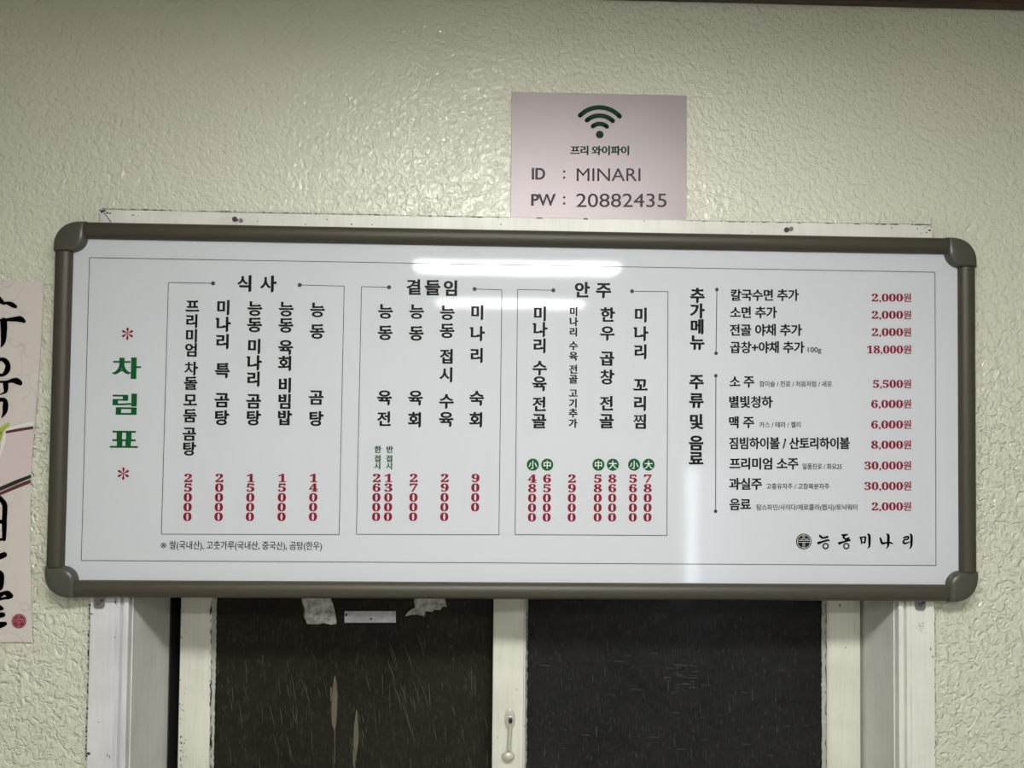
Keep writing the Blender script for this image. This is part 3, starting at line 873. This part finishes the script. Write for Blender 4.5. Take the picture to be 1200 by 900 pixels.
P1 = [  # (offset x, offset y, scale, strokes) read off enlarged crops
 (0, 325, 10, [(-120, 420, 40), (-60, 340, 50), (-10, 250, 60)], [(-20, 250, 50), (15, 280, 56), (50, 310, 26), (75, 300, 28), (120, 310, 50), (160, 330, 54), (185, 345, 36)]),
 (0, 325, 10, [(-200, 540, 60), (-60, 510, 36), (40, 500, 24), (110, 495, 40), (190, 490, 56), (240, 490, 70), (285, 515, 40)]),
 (0, 325, 10, [(45, 510, 76), (48, 600, 78), (46, 690, 66), (38, 760, 52), (16, 815, 12)]),
 (0, 415, 10, [(-80, 145, 60), (-40, 80, 60), (10, 60, 40), (60, 75, 56), (95, 130, 60), (80, 200, 60), (30, 245, 34), (-40, 230, 50), (-80, 150, 60)]),
 (0, 415, 10, [(-160, 350, 60), (-20, 325, 30), (80, 325, 30), (150, 310, 50), (200, 315, 72), (240, 340, 54)]),
 (0, 415, 10, [(68, 340, 60), (72, 400, 56), (66, 440, 36), (20, 465, 14), (-20, 480, 20)]),
 (0, 415, 10, [(-80, 540, 40), (-20, 535, 44), (40, 535, 50), (66, 560, 56), (66, 620, 66), (58, 680, 50), (24, 740, 14)]),
 (0, 580, 7.5, [(-80, 60, 40), (-10, 20, 30), (20, 50, 40), (44, 90, 44), (42, 200, 44), (40, 300, 40), (38, 390, 34)]),
 (0, 580, 7.5, [(-60, 230, 30), (10, 235, 34), (40, 220, 30)]), (0, 580, 7.5, [(-60, 390, 24), (0, 392, 22), (30, 385, 22)]),
 (0, 580, 7.5, [(-80, 560, 50), (0, 540, 50), (40, 525, 48)]),
 (0, 580, 7.5, [(-40, 680, 50), (5, 700, 60), (15, 760, 44), (5, 815, 40), (-40, 830, 40)]),
 (0, 580, 7.5, [(-60, 900, 40), (0, 880, 44), (40, 860, 30), (70, 866, 50), (105, 885, 30)]),
 (0, 690, 12.85, [(-80, 180, 60), (0, 155, 40), (70, 140, 36), (130, 130, 50), (180, 122, 34)]),
 (0, 690, 12.85, [(-60, 240, 60), (0, 285, 80), (35, 295, 50)]), (0, 690, 12.85, [(-60, 420, 60), (0, 395, 80), (50, 390, 70)]),
 (0, 690, 12.85, [(-60, 560, 70), (20, 540, 90), (80, 525, 60)]),
]
for ox, oy, k, *ss in P1:
    strokes('brush_lettering', ss, ox, oy, k, poster, ppx, PI - 0.0005, M['brush_ink'])
mark(22.4, 727.9, 8.3 * PX, poster, ppx, PI - 0.0003, M['seal_red'], M['seal_pink'], 'red_seal')

# ------------------------------------------------------------------ wear, screws and things on the window
rnd = random.Random(7)
def flecks(name, spots, y, material, parent=win, off=None):
    """ragged flat chips where paint has come off: (px, py, width px, height px)"""
    i = Ink()
    for px, py, w_, h_ in spots:
        c = at(px, py, y); m = 8; pts = []
        for k in range(m):
            a = 2 * math.pi * (k + rnd.uniform(-0.25, 0.25)) / m; r = rnd.uniform(0.6, 1.1) * 0.5 * (y - CAM.y) / F
            pts.append((c.x + w_ * r * math.cos(a), c.z + h_ * r * math.sin(a)))
        i.poly(pts)
    me = bpy.data.meshes.new(name)
    o_ = WO if off is None else WO + Vector(off)
    me.from_pydata([(v[0] - o_.x, y - o_.y, v[1] - o_.z) for v in i.v], [], i.f)
    o = link(name, me, material, parent); o['kind'] = 'stuff'
    return o
CYF = -0.0122
sp = [(121, 247, 7, 3), (126, 249.5, 5, 3), (129, 250, 3, 2.5), (117.5, 246.5, 3, 2), (119, 248, 3, 4), (155.5, 252, 4, 1.6), (162, 253, 2, 1), (358, 263, 2, 1.8), (278, 258, 3, 3), (302, 259.3, 2, 1.6), (331, 252, 1.6, 1), (331, 258, 1.6, 1), (383, 257, 2, 1.6),
      (412, 263, 2.6, 2.4), (436, 263.3, 2, 1.8), (587, 263, 2.5, 1.5), (755, 259, 2, 1.5), (1045, 267, 2.2, 2.0), (1075, 268, 2, 2), (1086, 272.5, 2.2, 2.2), (1089.5, 270, 3.5, 3), (1091, 265, 1.4, 6), (881, 272, 1.6, 1.6), (1079, 273, 1.4, 1.4)]
for k in range(130):   # ragged dirty joint along the top of the head casing
    x = rnd.uniform(118, 1092)
    if 600 < x < 804 and rnd.random() < 0.75: continue
    if x < 260 and rnd.random() < 0.4: continue
    sp.append((x, 244.6 + (x - 118) * 0.0195 - 0.000028 * (x - 118) * (x - 1092) * 0.15, rnd.uniform(3, 13), rnd.uniform(0.9, 2.0)))
flecks('paint_chips', sp, CYF, M['chip'])
sp = []
for k in range(190):
    x = 118 + 974 * k / 190 + rnd.uniform(-2, 2)
    if 600 < x < 804: continue
    sp.append((x, 244.9 + (x - 118) * 0.0185 - 0.0000045 * (x - 118) * (x - 1092), rnd.uniform(5, 8), rnd.uniform(0.7, 1.5)))
flecks('dirty_joint', sp, CYF - 0.0001, M['chip_soft'])
i = Ink()
a, b = at(121, 248, CYF), at(130.5, 260.5, CYF)
i.line((a.x, a.z), (b.x, b.z), 0.0012)
a, b = at(1082, 268.5, CYF), at(1092, 262.5, CYF)
i.line((a.x, a.z), (b.x, b.z), 0.0006)
me = bpy.data.meshes.new('mitre_crack'); me.from_pydata([(v[0] - WO.x, CYF - WO.y, v[1] - WO.z) for v in i.v], [], i.f); link('mitre_crack', me, M['chip'], win)
sp = []
for k in range(46):
    y = rnd.uniform(706, 905); xe = 104.6 - (y - 710) * 0.0243
    sp.append((xe + rnd.uniform(-0.2, 0.8), y, rnd.uniform(0.8, 2.4), rnd.uniform(1.0, 6)))
sp += [(105.5, 709, 3, 3), (107, 719.5, 4.5, 2), (103.6, 883, 6, 4), (101.5, 886, 4, 3), (116, 846, 1.6, 1.4), (134.5, 747, 1.2, 3), (126, 885, 1.2, 4), (128.2, 887, 1.2, 4), (135, 706, 1.6, 5)]
flecks('paint_chips', sp, CYF, M['chip'])
sp = [(1090.5, 760.5, 1.6, 4), (1093, 769.5, 1.8, 3), (1095.6, 712, 1, 5), (1095.8, 740, 1, 9), (1096.1, 790, 1, 5), (1096.3, 818, 1.0, 14), (1096.5, 870, 1, 6)]
for k in range(30): sp.append((1073 + rnd.gauss(5, 4), 735 + rnd.gauss(0, 4), rnd.uniform(0.6, 1.3), rnd.uniform(0.6, 1.3)))
for k in range(16): sp.append((1096 + rnd.uniform(-0.5, 0.4), rnd.uniform(705, 900), 1, rnd.uniform(1, 5)))
flecks('paint_chips', sp, CYF, M['chip'])
# chips along the stiles
sp = []
for k in range(60):
    y = rnd.choice((rnd.uniform(712, 752), rnd.uniform(800, 900), rnd.uniform(862, 900)))
    sp.append((210.8 + rnd.expovariate(0.55), y, rnd.uniform(0.6, 1.6), rnd.uniform(0.8, 3)))
sp += [(291 - 80, 797, 1.6, 2), (238, 797, 0.8, 0.8)]
for k in range(60): sp.append((247.2 + rnd.uniform(-1.2, 0.9), rnd.uniform(703, 900), rnd.uniform(0.5, 1.5), rnd.uniform(2, 12)))
flecks('paint_chips', sp, YL - 0.0005, M['chip'], sl, sl_off)
sp = [(984, 709.5, 2, 4), (991, 758.8, 2, 2), (583.5, 864, 1.2, 2.6), (587, 851, 1, 1), (605, 808, 1, 3), (614.5, 851, 1, 2.5)]
for k in range(30): sp.append((617.2 + rnd.uniform(-1.2, 1.0), rnd.uniform(715, 900), rnd.uniform(0.5, 1.1), rnd.uniform(2, 14)))
for k in range(30): sp.append((968.4 + rnd.uniform(-1.5, 0.8), rnd.uniform(705, 900), rnd.uniform(0.4, 1.0), rnd.uniform(3, 16)))
flecks('paint_chips', sp, YR - 0.0005, M['chip'], sr, sr_off)
# long dark glazing lines on the stiles next to the putty
for (x, w_, par, off, y) in ((613.6, 0.0008, sr, sr_off, YR), (615.6, 0.0007, sr, sr_off, YR), (970.8, 0.0006, sr, sr_off, YR)):
    i = Ink(); xx = X(x, 800, y); i.rect(xx - w_ / 2, xx + w_ / 2, OZ0 + 0.07, OZ1 - 0.06)
    me = bpy.data.meshes.new('glazing_line'); o_ = WO + Vector(off)
    me.from_pydata([(v[0] - o_.x, y - 0.0004 - o_.y, v[1] - o_.z) for v in i.v], [], i.f); link('glazing_line', me, M['chip_soft'], par)

# screws with broken plugs in the head casing
for px, py in ((275.3, 257), (282.5, 258.5), (921.5, 269.5), (927, 268.3)):
    p = at(px, py, CYF) - WO
    bm = bmesh.new(); r0 = 0.0042 if px in (275.3, 921.5) else 0.0036
    prof = ((1, 0.0), (1.0, -0.0020), (0.75, -0.0028), (0.45, -0.0022), (0.25, -0.0008))
    loft(bm, [[(p.x + r0 * s * math.cos(k * math.pi / 6), p.y + y, p.z + r0 * s * math.sin(k * math.pi / 6)) for k in range(12)] for s, y in prof])
    from_bm('screw', bm, M['steel'] if r0 < 0.004 else M['steel_dark'], win, smooth=True)

# sliding lock on the meeting stile: oval escutcheon with a hanging screw pull
def disc_ring(bm, c, prof, n=20, sx=1.0, sz=1.0):
    loft(bm, [[(c.x + r * sx * math.cos(2 * math.pi * k / n), c.y + y, c.z + r * sz * math.sin(2 * math.pi * k / n)) for k in range(n)] for r, y in prof])
so = WO + Vector(sr_off)
lc = at(597.5, 842.5, YR) - so
lock = empty('screw_lock', lc, sr)
bm = bmesh.new()
pl = []
for k in range(28):
    a = 2 * math.pi * k / 28
    pl.append((0.0098 * math.cos(a), 0.0185 * math.sin(a)))
loft(bm, [[(x * s, y, z * s) for x, z in pl] for s, y in ((1, 0.0), (1, -0.0012), (0.93, -0.0022), (0.5, -0.0026))])
e = from_bm('escutcheon', bm, M['lock_metal'], sr, smooth=True); e.location = lc
bm = bmesh.new()
loft(bm, [[(0.0005 + r * math.cos(2 * math.pi * k / 18), y, 0.0005 + r * math.sin(2 * math.pi * k / 18)) for k in range(18)] for r, y in ((0.0075, -0.002), (0.0072, -0.0055), (0.0058, -0.0066), (0.0042, -0.0060), (0.0038, -0.0035))])
e = from_bm('collar', bm, M['lock_metal'], sr, smooth=True); e.location = lc
bm = bmesh.new()
loft(bm, [[(0.0008 + r * math.cos(2 * math.pi * k / 14), y, -0.0012 + r * 1.25 * math.sin(2 * math.pi * k / 14)) for k in range(14)] for r, y in ((0.0036, -0.0060), (0.0034, -0.0070), (0.001, -0.0072))])
e = from_bm('keyhole', bm, M['black_void'], sr); e.location = lc
bm = bmesh.new()
a = Vector((0.001, -0.0085, -0.006)); b = at(596.2, 876.5, YR) - so - lc + Vector((0, -0.006, 0))
rings = []
for t in (0, 0.12, 0.3, 0.6, 0.85, 1.0):
    c = a.lerp(b, t); r = (0.0026, 0.0038, 0.0034, 0.0034, 0.0038, 0.0044)[[0, 0.12, 0.3, 0.6, 0.85, 1.0].index(t)]
    rings.append([(c.x + r * math.cos(2 * math.pi * k / 12), c.y + r * math.sin(2 * math.pi * k / 12), c.z) for k in range(12)])
loft(bm, rings)
e = from_bm('pull_rod', bm, M['lock_metal'], sr, smooth=True); e.location = lc
bm = bmesh.new()
kc = at(595.5, 884, YR) - so - lc + Vector((0, -0.0065, 0))
rings = []
for k in range(9):
    t = -math.pi / 2 + math.pi * (k + 0.02) / 8.04
    rings.append([(kc.x + 0.0118 * math.cos(t) * math.cos(2 * math.pi * j / 18), kc.y + 0.0062 * math.cos(t) * math.sin(2 * math.pi * j / 18), kc.z + 0.0082 * math.sin(t)) for j in range(18)])
loft(bm, rings)
e = from_bm('pull_knob', bm, M['lock_metal'], sr, smooth=True); e.location = lc
bpy.data.objects.remove(lock)

# dried streaks on the left pane
def streaks(name, ss, y, m, parent, off):
    i = Ink()
    for s in ss:
        i.brush([(at(p[0], p[1], y).x, at(p[0], p[1], y).z, p[2] * (y - CAM.y) / F) for p in s], True)
    o_ = WO + Vector(off)
    me = bpy.data.meshes.new(name); me.from_pydata([(v[0] - o_.x, y - o_.y, v[1] - o_.z) for v in i.v], [], i.f)
    o = link(name, me, m, parent); o['kind'] = 'stuff'; return o
GYL, GYR = YL + 0.0146, YR + 0.0146
streaks('dried_streaks', [[(392.5, 792, 1), (392.5, 810, 5.5), (391.5, 840, 6), (392, 856, 1.5)], [(392.5, 856, 0.8), (392.5, 895, 0.6)], [(418, 832, 1), (417.5, 850, 4.5), (417, 870, 5.5), (415, 893, 3), (416, 900, 1)],
                          [(388.2, 805, 1.6), (387.8, 822, 1.2)]], GYL, M['dust'], sl, sl_off)
ss = []
for k in range(70):
    x = rnd.uniform(258, 572); y = rnd.uniform(770, 890); l = rnd.uniform(6, 34); dx = l * rnd.uniform(-0.02, 0.32)
    wv = rnd.uniform(0.3, 0.9)
    ss.append([(x, y, 0.3), (x + dx / 2, y + l / 2, wv), (x + dx, y + l, 0.3)])
for k in range(12):
    x = rnd.uniform(350, 490); y = rnd.uniform(742, 800); l = rnd.uniform(14, 40)
    ss.append([(x, y, 0.3), (x + l * 0.2, y + l / 2, rnd.uniform(0.5, 1.1)), (x + l * 0.33, y + l, 0.3)])
streaks('faint_scratches', ss, GYL, M['dust_dim'], sl, sl_off)
ss = []
for k in range(60):
    x = rnd.uniform(628, 960); y = rnd.uniform(765, 892); l = rnd.uniform(2, 14); h = rnd.random() < 0.5
    ss.append([(x, y, 0.3), (x + (l if h else 0.5), y + (0.5 if h else l), rnd.uniform(0.3, 0.9))])
for k in range(26):
    x = 778 + rnd.uniform(0, 34); y = rnd.uniform(778, 816); l = rnd.uniform(3, 10)
    ss.append([(x, y, 0.4), (x + l, y + rnd.uniform(-1, 1), rnd.uniform(0.4, 1.0))])
streaks('faint_scratches', ss, GYR, M['dust_dim'], sr, sr_off)

# torn paper scraps and a label strip stuck on the left pane
def scrap(name, pts, m, label, cat, thick=0.0006, group=None):
    y = GYL
    ps = [at(px, py, y) for px, py in pts]
    cx = sum(p.x for p in ps) / len(ps); cz = min(p.z for p in ps)
    bm = bmesh.new()
    a = [bm.verts.new((p.x - cx, 0, p.z - cz)) for p in ps]
    b = [bm.verts.new((p.x - cx, -thick, p.z - cz)) for p in ps]
    n = len(ps)
    bm.faces.new(a); bm.faces.new(b[::-1])
    for k in range(n): bm.faces.new((a[k], a[(k + 1) % n], b[(k + 1) % n], b[k]))
    bmesh.ops.triangulate(bm, faces=[f for f in bm.faces if len(f.verts) > 4])
    o = from_bm(name, bm, m); o.location = (cx, y + 0.0002, cz)
    return tag(o, label, cat, group)
scrap('paper_scrap', [(353, 696), (354, 706), (357, 712), (356, 722), (360, 731), (372, 731.5), (380, 730), (388, 732), (394.5, 731), (393, 719), (390, 707), (386, 697), (370, 694)], M['paper_scrap'],
      'larger torn pale paper scrap stuck on the left pane just under the menu board', 'paper scrap')
scrap('paper_scrap', [(487, 698), (485, 706), (487, 712), (482, 714), (478, 717), (475, 722), (482, 720.5), (488, 720), (497, 722), (499, 716), (506, 717), (510, 714), (516, 715), (518, 711), (523.5, 711), (521, 700), (505, 694)], M['paper_scrap'],
      'ragged torn paper scrap on the left pane near the middle stile', 'paper scrap')
st = scrap('label_strip', [(403.8, 716.2), (463.8, 716.2), (463.8, 729.6), (403.8, 729.6)], M['label_strip'],
      'narrow rectangular pale lilac strip stuck on the left pane between two torn scraps', 'label')
for px, py, r in ((405.8, 720.5, 1.5), (434.8, 725.2, 1.3)):
    p = at(px, py, GYL)
    i = Ink(); i.disc((p.x - st.location.x, p.z - st.location.z), r * 0.0016, 10); i.build('punch_hole', M['chip'], st, -0.0008)

# ------------------------------------------------------------------ the room's lamps and the drinks fridge behind the camera
LX, LW = 0.07, 0.90
place = ('nearest to the menu wall', 'second from the menu wall', 'farthest from the menu wall')
for k, (ly, pw) in enumerate(zip(LAMP_Y, LAMP_POWER)):
    zb = Z0 + LAMP_Z[k]; LD = LAMP_DEPTH[k]
    l = tag(empty('ceiling_lamp', (LX, ly, ZC)), 'white box ceiling lamp ' + place[k], 'ceiling lamp', 'ceiling lamps over the room')
    bm = bmesh.new(); add_box(bm, -LW / 2 - 0.012, LW / 2 + 0.012, -LD / 2 - 0.012, LD / 2 + 0.012, zb - ZC + 0.012, 0.0)
    from_bm('housing', bm, M['lamp_body'], l, bevel=0.004, smooth=True)
    bm = bmesh.new(); add_box(bm, -LW / 2, LW / 2, -LD / 2, LD / 2, zb - ZC, zb - ZC + 0.0118)
    from_bm('diffuser', bm, emit('lamp_diffuser', LAMP_COLOR, pw), l)
fx, fy = 1.22, -3.5
fr_ = tag(empty('drinks_fridge', (fx + 0.3, fy - 0.3, 0)), 'tall lit drinks fridge standing behind the camera', 'fridge')
def fbox(name, x0, x1, y0, y1, z0, z1, m, bevel=0.004):
    bm = bmesh.new(); add_box(bm, x0 - fx - 0.3, x1 - fx - 0.3, y0 - fy + 0.3, y1 - fy + 0.3, z0, z1); return from_bm(name, bm, m, fr_, bevel=bevel, smooth=True)
fbox('cabinet', fx - 0.05, fx + 0.60, fy - 0.6, fy - 0.03, 0.0, 1.42, M['lamp_body'])
fbox('light_strip', fx - 0.005, fx + 0.045, fy - 0.03, fy - 0.012, 0.12, 1.27, emit('fridge_tube', (0.80, 0.88, 1.0), FRIDGE_POWER), bevel=0)
fbox('glass_door', fx + 0.05, fx + 0.26, fy - 0.03, fy, 0.12, 1.27, emit('fridge_inside_glow', (0.60, 0.68, 1.0), FRIDGE_POWER * 0.16), bevel=0)
fbox('handle', fx + 0.56, fx + 0.58, fy - 0.03, fy + 0.02, 0.7, 1.1, M['steel'])
